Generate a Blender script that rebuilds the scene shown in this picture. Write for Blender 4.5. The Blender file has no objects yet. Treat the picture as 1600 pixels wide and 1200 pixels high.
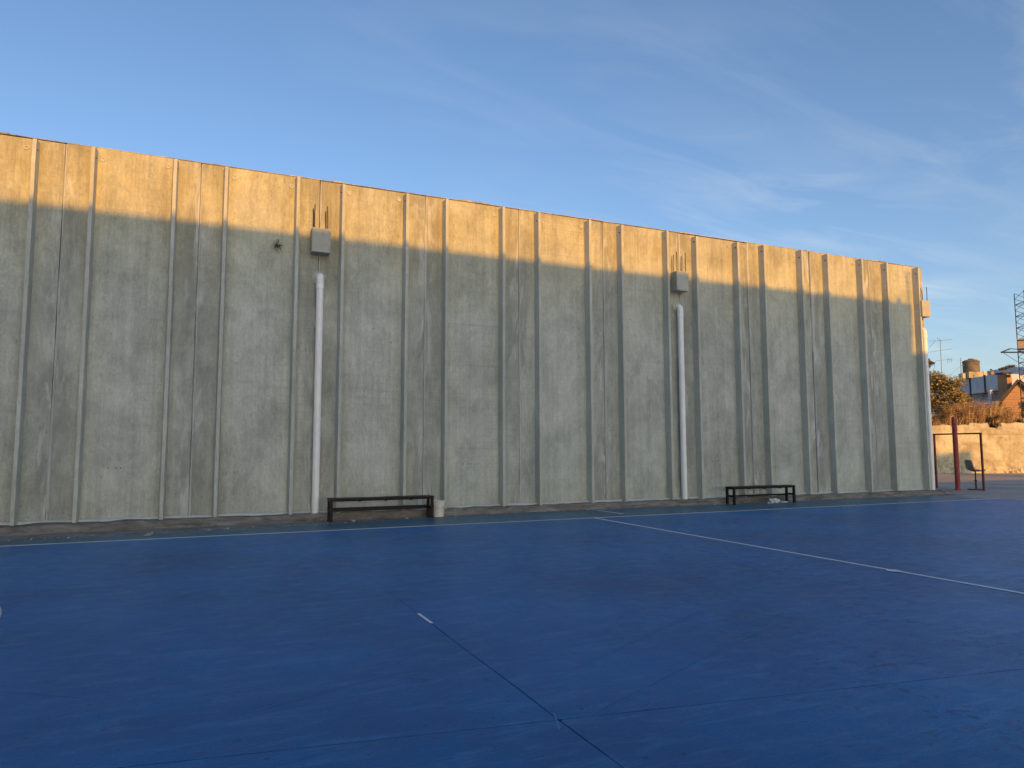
import bpy, bmesh, math, random
from mathutils import Vector, Matrix, noise
R = math.radians
random.seed(7)
S = bpy.context.scene
C = S.collection

# ------------------------------------------------------------------ camera
CAM = Vector((0.0, 0.0, 1.58))
YAW, PITCH, ROLL, FPX = R(23.80), R(5.12), R(-0.12), 1109.0
FW = Vector((math.sin(YAW) * math.cos(PITCH), math.cos(YAW) * math.cos(PITCH), math.sin(PITCH)))
RT0 = Vector((math.cos(YAW), -math.sin(YAW), 0.0))
UP0 = RT0.cross(FW)
RT = RT0 * math.cos(ROLL) + UP0 * math.sin(ROLL)
UP = -RT0 * math.sin(ROLL) + UP0 * math.cos(ROLL)
FH = Vector((math.sin(YAW), math.cos(YAW), 0.0))
cd = bpy.data.cameras.new('camera')
cam = bpy.data.objects.new('camera', cd); C.objects.link(cam)
M = Matrix((RT, UP, -FW)).transposed().to_4x4(); M.translation = CAM
cam.matrix_world = M
cd.sensor_width = 36.0
cd.lens = FPX / 1600.0 * 36.0
cd.clip_start, cd.clip_end = 0.05, 3000.0
S.camera = cam

# ------------------------------------------------------------------ sky, sun, exposure
SUN_EL, SUN_AZ = R(15.0), R(0.6)          # azimuth measured from -Y towards +X
world = bpy.data.worlds.new('World'); S.world = world; world.use_nodes = True
wn = world.node_tree; wn.nodes.clear()
def wnode(t, **k):
    n = wn.nodes.new(t)
    for a, v in k.items(): setattr(n, a, v)
    return n
sky = wnode('ShaderNodeTexSky', sky_type='NISHITA', sun_disc=False)
sky.sun_elevation = SUN_EL; sky.sun_rotation = math.pi - SUN_AZ
sky.altitude = 50; sky.air_density = 1.0; sky.dust_density = 1.9; sky.ozone_density = 3.6
tc = wnode('ShaderNodeTexCoord')
# thin cirrus: streaky noise on the sky direction projected onto a high flat layer
sep = wnode('ShaderNodeSeparateXYZ'); wn.links.new(tc.outputs['Generated'], sep.inputs[0])
mx = wnode('ShaderNodeMath', operation='MAXIMUM'); mx.inputs[1].default_value = 0.04
wn.links.new(sep.outputs['Z'], mx.inputs[0])
addz = wnode('ShaderNodeMath', operation='ADD'); addz.inputs[1].default_value = 0.10
wn.links.new(mx.outputs[0], addz.inputs[0])
dv = wnode('ShaderNodeVectorMath', operation='DIVIDE')
cz = wnode('ShaderNodeCombineXYZ')
for i in range(3): wn.links.new(addz.outputs[0], cz.inputs[i])
wn.links.new(tc.outputs['Generated'], dv.inputs[0]); wn.links.new(cz.outputs[0], dv.inputs[1])
mp = wnode('ShaderNodeMapping'); mp.inputs['Rotation'].default_value = (0, 0, R(-28)); mp.inputs['Scale'].default_value = (0.8, 2.4, 0.0)
mp.inputs['Location'].default_value = (10.491, -19.916, 0)
wn.links.new(dv.outputs[0], mp.inputs[0])
n1 = wnode('ShaderNodeTexNoise'); n1.inputs['Scale'].default_value = 1.5; n1.inputs['Detail'].default_value = 9; n1.inputs['Roughness'].default_value = 0.58; n1.inputs['Distortion'].default_value = 0.9
n2 = wnode('ShaderNodeTexNoise'); n2.inputs['Scale'].default_value = 0.42; n2.inputs['Detail'].default_value = 3
wn.links.new(mp.outputs[0], n1.inputs[0]); mp2 = wnode('ShaderNodeMapping'); mp2.inputs['Location'].default_value = (-2.1845, 8.8616, 0); wn.links.new(dv.outputs[0], mp2.inputs[0]); wn.links.new(mp2.outputs[0], n2.inputs[0])
r1 = wnode('ShaderNodeMapRange'); r1.inputs[1].default_value = 0.43; r1.inputs[2].default_value = 0.80
r2 = wnode('ShaderNodeMapRange'); r2.inputs[1].default_value = 0.36; r2.inputs[2].default_value = 0.60
wn.links.new(n1.outputs['Fac'], r1.inputs[0]); wn.links.new(n2.outputs['Fac'], r2.inputs[0])
mm = wnode('ShaderNodeMath', operation='MULTIPLY'); wn.links.new(r1.outputs[0], mm.inputs[0]); wn.links.new(r2.outputs[0], mm.inputs[1])
m2 = wnode('ShaderNodeMath', operation='MULTIPLY'); wn.links.new(mm.outputs[0], m2.inputs[0])
hzn = wnode('ShaderNodeMapRange'); hzn.inputs[1].default_value = 0.0; hzn.inputs[2].default_value = 0.06; hzn.inputs[4].default_value = 0.72; wn.links.new(sep.outputs['Z'], hzn.inputs[0]); ovh = wnode('ShaderNodeMapRange'); ovh.inputs[1].default_value = 0.24; ovh.inputs[2].default_value = 0.55; ovh.inputs[3].default_value = 1.0; ovh.inputs[4].default_value = 0.25; wn.links.new(sep.outputs['Z'], ovh.inputs[0])
hm = wnode('ShaderNodeMath', operation='MULTIPLY'); wn.links.new(hzn.outputs[0], hm.inputs[0]); wn.links.new(ovh.outputs[0], hm.inputs[1]); wn.links.new(hm.outputs[0], m2.inputs[1])
mixc = wnode('ShaderNodeMix', data_type='RGBA'); mixc.inputs['B'].default_value = (4.6, 4.7, 4.4, 1)
zz = wnode('ShaderNodeMath', operation='MULTIPLY'); wn.links.new(mx.outputs[0], zz.inputs[0]); wn.links.new(mx.outputs[0], zz.inputs[1])
z1 = wnode('ShaderNodeMath', operation='ADD'); z1.inputs[1].default_value = 0.012; wn.links.new(zz.outputs[0], z1.inputs[0])
z2 = wnode('ShaderNodeMath', operation='DIVIDE'); z2.inputs[0].default_value = 0.0040; wn.links.new(z1.outputs[0], z2.inputs[1])
z3 = wnode('ShaderNodeMath', operation='ADD', use_clamp=True); wn.links.new(m2.outputs[0], z3.inputs[0]); wn.links.new(z2.outputs[0], z3.inputs[1])
wn.links.new(z3.outputs[0], mixc.inputs['Factor']); wn.links.new(sky.outputs[0], mixc.inputs['A'])
bg = wnode('ShaderNodeBackground'); bg.inputs['Strength'].default_value = 0.15
wn.links.new(mixc.outputs['Result'], bg.inputs['Color'])
wo = wnode('ShaderNodeOutputWorld'); wn.links.new(bg.outputs[0], wo.inputs[0])

to_sun = Vector((math.sin(SUN_AZ) * math.cos(SUN_EL), -math.cos(SUN_AZ) * math.cos(SUN_EL), math.sin(SUN_EL)))
ld = bpy.data.lights.new('sun', 'SUN'); ld.energy = 3.55; ld.angle = R(0.5); ld.color = (1.0, 0.43, 0.02)
sun = bpy.data.objects.new('sun', ld); C.objects.link(sun)
sun.rotation_euler = to_sun.to_track_quat('Z', 'Y').to_euler(); sun.location = (0, -20, 30)

S.view_settings.view_transform = 'Standard'; S.view_settings.look = 'None'
S.view_settings.gamma = 1.0; S.view_settings.use_curve_mapping = False
S.view_settings.exposure = 0.44
S.cycles.max_bounces = 5; S.cycles.diffuse_bounces = 3; S.cycles.glossy_bounces = 2; S.cycles.transparent_max_bounces = 2

# ------------------------------------------------------------------ helpers
def W(px, py, h):
    """point on the sight line of a photo pixel at level distance h (for far things)"""
    d = RT * ((px - 800) / FPX) + UP * ((600 - py) / FPX) + FW
    return CAM + d * (h / d.dot(FH))

class MB:
    def __init__(s): s.v = []; s.f = []; s.mi = []
    def add(s, vs, fs, m=0):
        b = len(s.v); s.v += [Vector(q) for q in vs]; s.f += [tuple(i + b for i in f) for f in fs]; s.mi += [m] * len(fs); return s
    def box(s, x0, x1, y0, y1, z0, z1, m=0):
        return s.add([(x0,y0,z0),(x1,y0,z0),(x1,y1,z0),(x0,y1,z0),(x0,y0,z1),(x1,y0,z1),(x1,y1,z1),(x0,y1,z1)],
                     [(0,3,2,1),(4,5,6,7),(0,1,5,4),(1,2,6,5),(2,3,7,6),(3,0,4,7)], m)
    def obox(s, c, ax, ay, az, m=0):
        c, ax, ay, az = map(Vector, (c, ax, ay, az))
        vs = [c + ax*i + ay*j + az*k for k in (-1,1) for (i,j) in ((-1,-1),(1,-1),(1,1),(-1,1))]
        return s.add(vs, [(0,3,2,1),(4,5,6,7),(0,1,5,4),(1,2,6,5),(2,3,7,6),(3,0,4,7)], m)
    def tube(s, pts, r, n=10, cap=True, m=0):
        pts = [Vector(p) for p in pts]; rs = r if isinstance(r, (list, tuple)) else [r] * len(pts)
        vs = []; prev = None
        for i, p in enumerate(pts):
            t = (pts[min(i+1, len(pts)-1)] - pts[max(i-1, 0)]).normalized()
            if prev is None:
                a = Vector((0,0,1)) if abs(t.z) < .9 else Vector((1,0,0)); u = t.cross(a).normalized()
            else: u = (prev - t * prev.dot(t)).normalized()
            prev = u; w = t.cross(u)
            vs += [p + (u*math.cos(2*math.pi*k/n) + w*math.sin(2*math.pi*k/n)) * rs[i] for k in range(n)]
        fs = [(i*n+k, i*n+(k+1)%n, (i+1)*n+(k+1)%n, (i+1)*n+k) for i in range(len(pts)-1) for k in range(n)]
        if cap: fs += [tuple(range(n))[::-1], tuple((len(pts)-1)*n + k for k in range(n))]
        return s.add(vs, fs, m)
    def lathe(s, prof, c=(0,0,0), n=24, m=0, cap=True):
        c = Vector(c); vs = [c + Vector((r*math.cos(2*math.pi*k/n), r*math.sin(2*math.pi*k/n), z)) for r, z in prof for k in range(n)]
        fs = [(i*n+k, i*n+(k+1)%n, (i+1)*n+(k+1)%n, (i+1)*n+k) for i in range(len(prof)-1) for k in range(n)]
        if cap: fs += [tuple(range(n))[::-1], tuple((len(prof)-1)*n + k for k in range(n))]
        return s.add(vs, fs, m)
    def build(s, name, mat, parent=None, origin=(0,0,0), smooth=False, bevel=0, kind=None):
        o0 = Vector(origin); me = bpy.data.meshes.new(name)
        me.from_pydata([q - o0 for q in s.v], [], s.f); 
        for mt in (mat if isinstance(mat, (list, tuple)) else [mat]): me.materials.append(mt)
        me.polygons.foreach_set('material_index', s.mi)
        bm = bmesh.new(); bm.from_mesh(me)
        bmesh.ops.recalc_face_normals(bm, faces=bm.faces)
        if bevel: bmesh.ops.bevel(bm, geom=bm.edges[:], offset=bevel, segments=2, affect='EDGES', profile=.5, clamp_overlap=True)
        bm.to_mesh(me); bm.free()
        if smooth:
            me.polygons.foreach_set('use_smooth', [True] * len(me.polygons))
            me.set_sharp_from_angle(angle=R(40))
        o = bpy.data.objects.new(name, me); C.objects.link(o); o.location = o0
        if parent is not None:
            o.parent = parent; o.location = o0 - world_loc(parent)
        if kind: o['kind'] = kind
        return o
def world_loc(o):
    v = Vector((0,0,0))
    while o is not None: v += o.location; o = o.parent
    return v
def thing(name, label, cat, loc=(0,0,0), group=None):
    o = bpy.data.objects.new(name, None); C.objects.link(o); o.location = loc; o.empty_display_size = .2
    return tag(o, label, cat, group)
def tag(o, label, cat, group=None):
    o['label'] = label; o['category'] = cat
    if group: o['group'] = group
    return o

# ------------------------------------------------------------------ materials
class NT:
    def __init__(s, name):
        s.m = bpy.data.materials.new(name); s.m.use_nodes = True; s.t = s.m.node_tree
        s.b = s.t.nodes['Principled BSDF']; s.tc = s.t.nodes.new('ShaderNodeTexCoord'); s.geo = s.t.nodes.new('ShaderNodeNewGeometry')
        s.oi = s.t.nodes.new('ShaderNodeObjectInfo')
    def n(s, t, **k):
        nd = s.t.nodes.new(t)
        for a, v in k.items(): setattr(nd, a, v)
        return nd
    def L(s, a, b): s.t.links.new(a, b)
    def val(s, sock, v):
        if hasattr(v, 'is_output') or isinstance(v, bpy.types.NodeSocket): s.L(v, sock)
        else: sock.default_value = v
    def pos(s, scale=(1,1,1), rnd=False, rot=(0,0,0), src=None):
        m = s.n('ShaderNodeMapping'); m.inputs['Scale'].default_value = scale; m.inputs['Rotation'].default_value = rot
        s.L(src or s.geo.outputs['Position'], m.inputs[0])
        if rnd:
            ml = s.n('ShaderNodeVectorMath', operation='SCALE'); ml.inputs[0].default_value = (37.0, 11.0, 23.0); s.L(s.oi.outputs['Random'], ml.inputs['Scale'])
            s.L(ml.outputs[0], m.inputs['Location'])
        return m.outputs[0]
    def noise(s, vec, scale=1, detail=6, rough=.55, dist=0):
        q = s.n('ShaderNodeTexNoise'); q.inputs['Scale'].default_value = scale; q.inputs['Detail'].default_value = detail
        q.inputs['Roughness'].default_value = rough; q.inputs['Distortion'].default_value = dist; s.L(vec, q.inputs[0]); return q.outputs['Fac']
    def rng(s, v, a, b, c=0.0, d=1.0, smooth=False):
        q = s.n('ShaderNodeMapRange'); q.interpolation_type = 'SMOOTHSTEP' if smooth else 'LINEAR'
        for i, x in enumerate((v, a, b, c, d)): s.val(q.inputs[i], x)
        return q.outputs[0]
    def math(s, op, a, b=0.0):
        q = s.n('ShaderNodeMath', operation=op); s.val(q.inputs[0], a); s.val(q.inputs[1], b); return q.outputs[0]
    def mix(s, f, a, b, mode='MIX'):
        q = s.n('ShaderNodeMix', data_type='RGBA', blend_type=mode); q.clamp_factor = True
        s.val(q.inputs['Factor'], f); s.val(q.inputs['A'], a if not isinstance(a, tuple) else (*a, 1)); s.val(q.inputs['B'], b if not isinstance(b, tuple) else (*b, 1)); return q.outputs['Result']
    def xyz(s, src=None):
        q = s.n('ShaderNodeSeparateXYZ'); s.L(src or s.geo.outputs['Position'], q.inputs[0]); return q.outputs
    def fin(s, col, rough=.8, bump=None, bs=.3, bd=.01, spec=.3, metal=0.0):
        s.val(s.b.inputs['Base Color'], col if not isinstance(col, tuple) else (*col, 1)); s.val(s.b.inputs['Roughness'], rough)
        s.b.inputs['Specular IOR Level'].default_value = spec; s.b.inputs['Metallic'].default_value = metal
        if bump is not None:
            q = s.n('ShaderNodeBump'); q.inputs['Strength'].default_value = bs; q.inputs['Distance'].default_value = bd
            s.L(bump, q.inputs['Height']); s.L(q.outputs[0], s.b.inputs['Normal'])
        return s.m

def simple(name, col, rough=.7, var=.25, scale=4, spec=.3, metal=0.0, bump=.3):
    k = NT(name); f = k.noise(k.pos(rnd=True), scale, 6, .6)
    c = k.mix(k.rng(f, .3, .7), tuple(x * (1 - var) for x in col), tuple(min(1, x * (1 + var)) for x in col))
    g = k.noise(k.pos(rnd=True), scale * 9, 4)
    return k.fin(c, rough, g, bump, .004, spec, metal)

def concrete_mat(name, lo, hi, panel=False):
    k = NT(name); P0 = k.pos(rnd=True)
    big = k.noise(P0, .55, 5, .62, .6); med = k.noise(k.pos((1, 1, .8), True), 2.6, 5, .6, .4)
    strk = k.noise(k.pos((8, 8, .22), True), 1.0, 4, .68); hor = k.noise(k.pos((.35, .35, 9), True), 1.0, 3, .6)
    fine = k.noise(P0, 26, 3, .65)
    f = k.math('ADD', k.math('MULTIPLY', big, .36), k.math('ADD', k.math('MULTIPLY', med, .26), k.math('ADD', k.math('MULTIPLY', strk, .22), k.math('MULTIPLY', fine, .16))))
    c = k.mix(k.rng(f, .37, .63), lo, hi)
    c = k.mix(.34, c, k.mix(k.rng(k.noise(k.pos((1.8, 1.8, .5), True), 15, 3, .7), .34, .66), tuple(x * .72 for x in lo), tuple(min(1, x * 1.2) for x in hi)), 'SOFT_LIGHT')
    if panel:
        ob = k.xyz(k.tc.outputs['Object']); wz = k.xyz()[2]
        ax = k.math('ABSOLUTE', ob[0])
        # damp dark patches with crisp contours
        dmp = k.rng(k.noise(k.pos((1, 1, .55), True, (.2, 0, .1)), .85, 4, .6, 1.0), .545, .575, 0, .13, True)
        c = k.mix(dmp, c, tuple(x * .55 for x in lo))
        # form-lift marks: faint level lines
        c = k.mix(k.rng(hor, .60, .74, 0, .16), c, tuple(x * .62 for x in lo))
        # ghost of the reinforcing mesh where a noise mask lets it through
        wv = k.n('ShaderNodeTexBrick'); wv.offset = 0; wv.inputs['Scale'].default_value = 1.0
        for a, v in (('Mortar Size', .022), ('Brick Width', .17), ('Row Height', .17), ('Mortar Smooth', 1.0)): wv.inputs[a].default_value = v
        sw = k.n('ShaderNodeCombineXYZ'); k.L(ob[0], sw.inputs[0]); k.L(ob[2], sw.inputs[1]); k.L(sw.outputs[0], wv.inputs[0])
        gm = k.rng(k.noise(k.pos((1, 1, .45), True), .55, 3), .52, .66, 0, .30)
        c = k.mix(k.math('MULTIPLY', wv.outputs['Fac'], k.math('MULTIPLY', gm, k.rng(med, .35, .65))), c, tuple(x * .5 for x in lo))
        # joint moisture stain plus painted recess shade of the narrow bays, ragged outline
        joint_dark = k.math('MULTIPLY', k.rng(ax, .58, 1.05, 0, 1), k.rng(k.noise(k.pos((1.3, 1.3, .35), True), 1.6, 4, .62, .9), .36, .60, .06, .58))
        c = k.mix(joint_dark, c, tuple(x * .66 for x in lo))
        # warm patchy tint, stronger towards the top of the wall
        wm = k.math('MULTIPLY', k.rng(wz, 4.6, 7.2), k.rng(k.noise(P0, .9, 4, .6), .3, .6, .45, 1))
        c = k.mix(wm, c, k.mix(1.0, c, (1.0, .93, .72), 'MULTIPLY'))
        # lime bleeding next to the joints, pale and ragged
        near = k.rng(ax, 0.86, 1.24)
        eff = k.math('MULTIPLY', near, k.rng(k.noise(k.pos((2.2, 2.2, .5), True), 1.3, 4, .66, 1.3), .54, .66, 0, .8))
        c = k.mix(eff, c, (.60, .61, .57))
        # brown weather stains running from the top edge
        st = k.math('MULTIPLY', k.rng(wz, 5.9, 7.7), k.rng(k.noise(k.pos((1.6, 1.6, .55), True), 1.4, 4, .64, .8), .46, .68, 0, .42))
        c = k.mix(st, c, (.21, .145, .075))
        dr = k.math('MULTIPLY', k.rng(wz, 4.2, 7.7), k.rng(k.noise(k.pos((5, 5, .10), True), 1.7, 4, .7), .54, .66, 0, .28)); c = k.mix(dr, c, (.13, .11, .085))
        # pock marks
        pk = k.rng(k.noise(P0, 13, 1, .5), .735, .78, 0, .40)
        c = k.mix(pk, c, tuple(x * .4 for x in lo))
    hgt = k.math('ADD', k.math('MULTIPLY', fine, .5), k.math('ADD', k.math('MULTIPLY', med, .9), k.math('MULTIPLY', hor, .35)))
    return k.fin(c, .88, hgt, .45, .012, .25)

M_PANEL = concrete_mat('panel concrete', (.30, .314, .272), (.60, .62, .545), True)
M_RIB = concrete_mat('rib concrete', (.37, .375, .325), (.56, .57, .50))
M_BLOCK = concrete_mat('block concrete', (.36, .36, .30), (.51, .515, .44))
M_MORTAR = concrete_mat('joint mortar', (.38, .385, .36), (.58, .59, .56))
def plinth_mat():
    k = NT('plinth'); p = k.pos()
    a = k.noise(k.pos((.6, 1, 3)), 2.2, 8, .65, .8); b = k.noise(p, 14, 6, .7)
    c = k.mix(k.rng(a, .35, .65), (.105, .095, .08), (.27, .25, .22))
    c = k.mix(k.rng(b, .55, .75, 0, .6), c, (.30, .285, .255))
    c = k.mix(k.rng(b, .25, .42, .7, 0), c, (.05, .042, .035))
    return k.fin(c, .95, k.math('ADD', a, k.math('MULTIPLY', b, .6)), .8, .03, .15)
M_PLINTH = plinth_mat()
M_DARK = simple('dark joint', (.03, .03, .032), .9)
M_HOLE = simple('dark hole', (.012, .012, .012), .95)
M_FLASH = concrete_mat('roof edge', (.10, .095, .09), (.62, .60, .55))
M_PVC = simple('white pvc', (.86, .85, .79), .38, .06, 2.5, .45, 0, .05)
M_STEEL = simple('rusty bar', (.075, .05, .035), .75, .4, 20)
def bench_mat():
    k = NT('bench paint'); f = k.noise(k.pos(), 16, 7, .65)
    c = k.mix(k.rng(f, .50, .66), (.006, .005, .005), (.026, .011, .008)); return k.fin(c, .5, f, .3, .004, .25)
M_BENCH = bench_mat()
def plank_mat():
    k = NT('bench slat'); f = k.noise(k.pos((1.5, 24, 24)), 2, 7, .65)
    c = k.mix(k.rng(f, .35, .7), (.007, .006, .006), (.03, .027, .026)); return k.fin(c, .55, f, .4, .004, .3)
M_SLAT = plank_mat()
def bucket_mat():
    k = NT('bucket plastic'); f = k.noise(k.pos((1, 1, .7)), 9, 7, .65, .8)
    c = k.mix(k.rng(f, .52, .64, 0, .5), (.74, .71, .60), (.26, .22, .17)); return k.fin(c, .5, f, .1, .003, .4)
M_BUCKET = bucket_mat()

def court_mat(name, base, worn, dirt=1.0):
    k = NT(name); p = k.pos()
    a = k.noise(p, .5, 4, .6, .4); b = k.noise(p, 5.0, 5, .65); fine = k.noise(p, 60, 2, .6)
    c = k.mix(k.rng(a, .32, .68), tuple(x * .78 for x in base), tuple(x * 1.18 for x in base))
    # hairline scuffs in several directions
    for i, (rot, sc, thr) in enumerate(((.35, (1.1, 26, 1), .66), (-.5, (1.4, 30, 1), .68), (1.15, (1.6, 34, 1), .69), (.05, (.8, 22, 1), .68))):
        s = k.noise(k.pos(sc, False, (0, 0, rot)), 1.6, 3, .62, .35)
        msk = k.rng(k.noise(k.pos((1, 1, 1), False, (0, 0, i)), .8, 1), .48, .62)
        c = k.mix(k.math('MULTIPLY', k.rng(s, thr - .03, thr + .05, 0, .7), msk), c, worn)
    c = k.mix(k.rng(fine, .38, .65, .0, .26), c, tuple(x * .62 for x in base))
    c = k.mix(k.rng(k.noise(k.pos((.7, 3.2, 1), False, (0, 0, .12)), 2.4, 5, .74, .5), .50, .66, 0, .36), c, worn)
    # dark rubbed smudges, denser towards the far right of the court
    xs = k.xyz()
    right = k.rng(k.math('ADD', xs[0], k.math('MULTIPLY', xs[1], -.30)), 1.2, 3.8, .12, 1.0)
    sm = k.noise(k.pos((1.0, 1.5, 1), False, (0, 0, .45)), 7.5, 4, .62, .5)
    smk = k.math('MULTIPLY', k.rng(sm, .575, .61, 0, .8 * dirt), k.math('MULTIPLY', right, k.rng(k.noise(p, .8, 2), .38, .56)))
    c = k.mix(smk, c, (.0005, base[1] * .42, base[2] * .5))
    c = k.mix(k.rng(k.noise(k.pos((1, 1.8, 1), False, (0, 0, .2)), 9, 2, .6), .69, .73, 0, .65), c, tuple(x * .3 for x in base))
    # pale dust
    c = k.mix(k.rng(b, .52, .8, 0, .12 * dirt), c, worn)
    rg = k.rng(k.math('ADD', k.math('MULTIPLY', b, .6), k.math('MULTIPLY', fine, .4)), .3, .7, .30, .50)
    return k.fin(c, rg, k.math('ADD', k.math('MULTIPLY', fine, .6), b), .26, .006, .13)
M_BLUE = court_mat('blue court paint', (.002, .148, .385), (.055, .27, .52))
M_TEAL = court_mat('faded court margin', (.045, .15, .22), (.15, .20, .22), 1.4)
def line_mat(name, col, thr=.36):
    k = NT(name); f = k.noise(k.pos(), 9, 8, .7)
    c = k.mix(k.rng(f, thr - .08, thr + .02, 1, 0), col, (.06, .13, .25)); return k.fin(c, .6, f, .1, .003, .35)
M_WHITE = line_mat('white line paint', (.80, .83, .85), .28); M_YELLOW = line_mat('yellow line paint', (.50, .42, .26)); M_FAINT = line_mat('worn old line', (.07, .25, .49), .22)
def ground_mat():
    k = NT('yard concrete'); p = k.pos()
    a = k.noise(p, .35, 7, .6, .5); b = k.noise(k.pos((.5, 2.2, 1), False, (0, 0, -.41)), 1.1, 7, .62, .5); f = k.noise(p, 22, 6, .6)
    c = k.mix(k.rng(a, .35, .65), (.27, .235, .20), (.42, .37, .32))
    c = k.mix(k.rng(b, .56, .70, 0, .55), c, (.11, .10, .095))
    return k.fin(c, .8, k.math('ADD', b, k.math('MULTIPLY', f, .4)), .4, .012, .3)
M_GROUND = ground_mat()
def apron_mat():
    k = NT('dusty apron'); a = k.noise(k.pos((.8, 2, 1)), 2.2, 8, .68, .6); b = k.noise(k.pos(), 30, 5, .7)
    c = k.mix(k.rng(a, .36, .62), (.13, .125, .11), (.28, .27, .245)); c = k.mix(k.rng(b, .6, .72, 0, .6), c, (.07, .06, .05))
    return k.fin(c, .95, b, .6, .01, .2)
M_APRON = apron_mat()

# ------------------------------------------------------------------ ground and court
gr = MB().add([(-400,-400,0),(400,-400,0),(400,400,0),(-400,400,0)], [(0,1,2,3)]).build('ground', M_GROUND, kind='structure')
LINE_Y, END_X, HALF_X = 13.87, 22.24, 8.10
court = MB().add([(-34,-6.3,.004),(END_X+.06,-6.3,.004),(END_X+.06,LINE_Y+.03,.004),(-34,LINE_Y+.03,.004)], [(0,1,2,3)]).build('court', M_DARK, kind='structure')
# four painted slabs parted by the two expansion joints
JX = 1.955
def jy(x): return 4.085 - .1475 * (x + .18)
g = .0045
def slab(pts):
    m = MB(); n = len(pts)
    m.add([(x, y, .006) for x, y in pts] + [(x, y, .020) for x, y in pts], [tuple(range(n))[::-1], tuple(range(n, 2*n))] + [(i, (i+1) % n, n+(i+1) % n, n+i) for i in range(n)])
    return m.build('slab', M_BLUE, court)
xl, xr, yb, yt = -34, END_X + .03, -6.3, LINE_Y
def wig(x, y): return g * (max(.12, min(1, (8.2 - y) / 2.5)) if x == 0 else .8) * (1 + .7 * noise.noise(Vector((x * 3, y * 3, 1))))
def edge_x(sgn, ya, yb_, n=90): return [(JX + sgn * wig(0, ya + (yb_-ya)*i/n) + .006*noise.noise(Vector((0, (ya+(yb_-ya)*i/n)*1.2, 5))), ya + (yb_-ya)*i/n) for i in range(n+1)]
def edge_y(sgn, xa, xb, n=90): return [(xa + (xb-xa)*i/n, jy(xa + (xb-xa)*i/n) + sgn * wig(xa + (xb-xa)*i/n, 9) + .01*noise.noise(Vector(((xa+(xb-xa)*i/n)*1.1, 0, 8)))) for i in range(n+1)]
jc = jy(JX)
slab([(xl, yt)] + [(xl, jy(xl) + g)] + edge_y(1, -12, JX - .02) + edge_x(-1, jc + .02, 13.6) + [(JX - g * .12, yt)])
slab([(xr, yt), (JX + g * .12, yt)] + edge_x(1, 13.6, jc + .02) + edge_y(1, JX + .02, 14) + [(xr, jy(xr) + g)])
slab([(xl, yb), (JX - g, yb)] + edge_x(-1, -2, jc - .02) + edge_y(-1, JX - .02, -12) + [(xl, jy(xl) - g)])
slab([(xr, yb), (xr, jy(xr) - g)] + edge_y(-1, 14, JX + .02) + edge_x(1, jc - .02, -2) + [(JX + g, yb)])

# dusty strip along the wall foot and the faded margin outside the side line
def ragged(name, x0, x1, ya, yb_fn, z, mat, step=.12, seed=0, parent=None):
    n = int((x1 - x0) / step); vs = []; fs = []
    for i in range(n + 1):
        x = x0 + (x1 - x0) * i / n
        vs += [(x, ya, z), (x, yb_fn(x) + .05 * noise.fractal(Vector((x * 1.7, seed, 0)), 1.0, 2.0, 4), z)]
    for i in range(n): fs.append((2*i, 2*i+2, 2*i+3, 2*i+1))
    o = MB().add(vs, fs).build(name, mat, parent)
    if parent is None: o['kind'] = 'structure'
    return o
def blue_edge(x): return 14.72 + 1.0 * max(0, min(1, (x + 3.5) / 11.0)) - max(0, (x - 16) * .02)
ap = MB(); 
ragged('apron_strip', -12, 23.1, 16.4, lambda x: blue_edge(x) - .10, .006, M_APRON, seed=4)
ragged('court_margin', -34, 21.9, LINE_Y + .03, blue_edge, .011, M_TEAL, seed=9)
def stripe(name, a, b, w, z, mat, parent=court):
    a, b = Vector((*a, 0)), Vector((*b, 0)); t = (b - a); L = t.length; t /= L; nrm = Vector((-t.y, t.x, 0)) * w / 2
    n = max(2, int(L / .15)); vs = []; fs = []
    for i in range(n + 1):
        p = a + t * (L * i / n); j = 1 + .16 * noise.noise(p * 2.3); k = 1 + .16 * noise.noise(p * 2.3 + Vector((9, 9, 9)))
        vs += [p + nrm * j + Vector((0,0,z)), p - nrm * k + Vector((0,0,z))]
    fs = [(2*i, 2*i+1, 2*i+3, 2*i+2) for i in range(n)]
    return MB().add(vs, fs).build(name, mat, parent)
stripe('side_line', (-34, LINE_Y), (END_X, LINE_Y), .085, .0245, M_WHITE)
stripe('end_line', (END_X, LINE_Y - .03), (END_X, -6.2), .055, .0245, M_WHITE)
stripe('halfway_line', (HALF_X, LINE_Y - .03), (HALF_X, -6.2), .065, .0245, M_WHITE)
stripe('substitution_mark', (9.18, 15.55), (9.26, 14.50), .07, .016, M_WHITE)
stripe('substitution_mark', (-.79, 14.50), (-.74, 15.0), .11, .016, M_YELLOW)
stripe('joint_dash', (1.962, 6.22), (1.955, 6.64), .028, .0245, M_WHITE)
def spot(c, r, name):
    vs = [(c[0] + r*(1+.08*math.sin(5*t))*math.cos(t), c[1] + r*math.sin(t), .0285) for t in [2*math.pi*i/28 for i in range(28)]]
    return MB().add(vs, [tuple(range(28))]).build(name, M_WHITE, court)
spot((HALF_X - .03, 6.40), .085, 'centre_spot')
for a, b, w in (((2.23, 5.08), (4.72, 6.50), .004), ((2.04, 4.33), (6.40, 6.70), .005), ((2.12, 3.75), (7.23, 6.18), .005), ((.37, 4.64), (1.33, 5.01), .006), ((-1.12, 5.67), (-.61, 5.32), .006), ((1.973, 3.867), (1.89, 3.643), .010)):
    stripe('old_line', a, b, w, .0225, M_FAINT)

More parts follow.
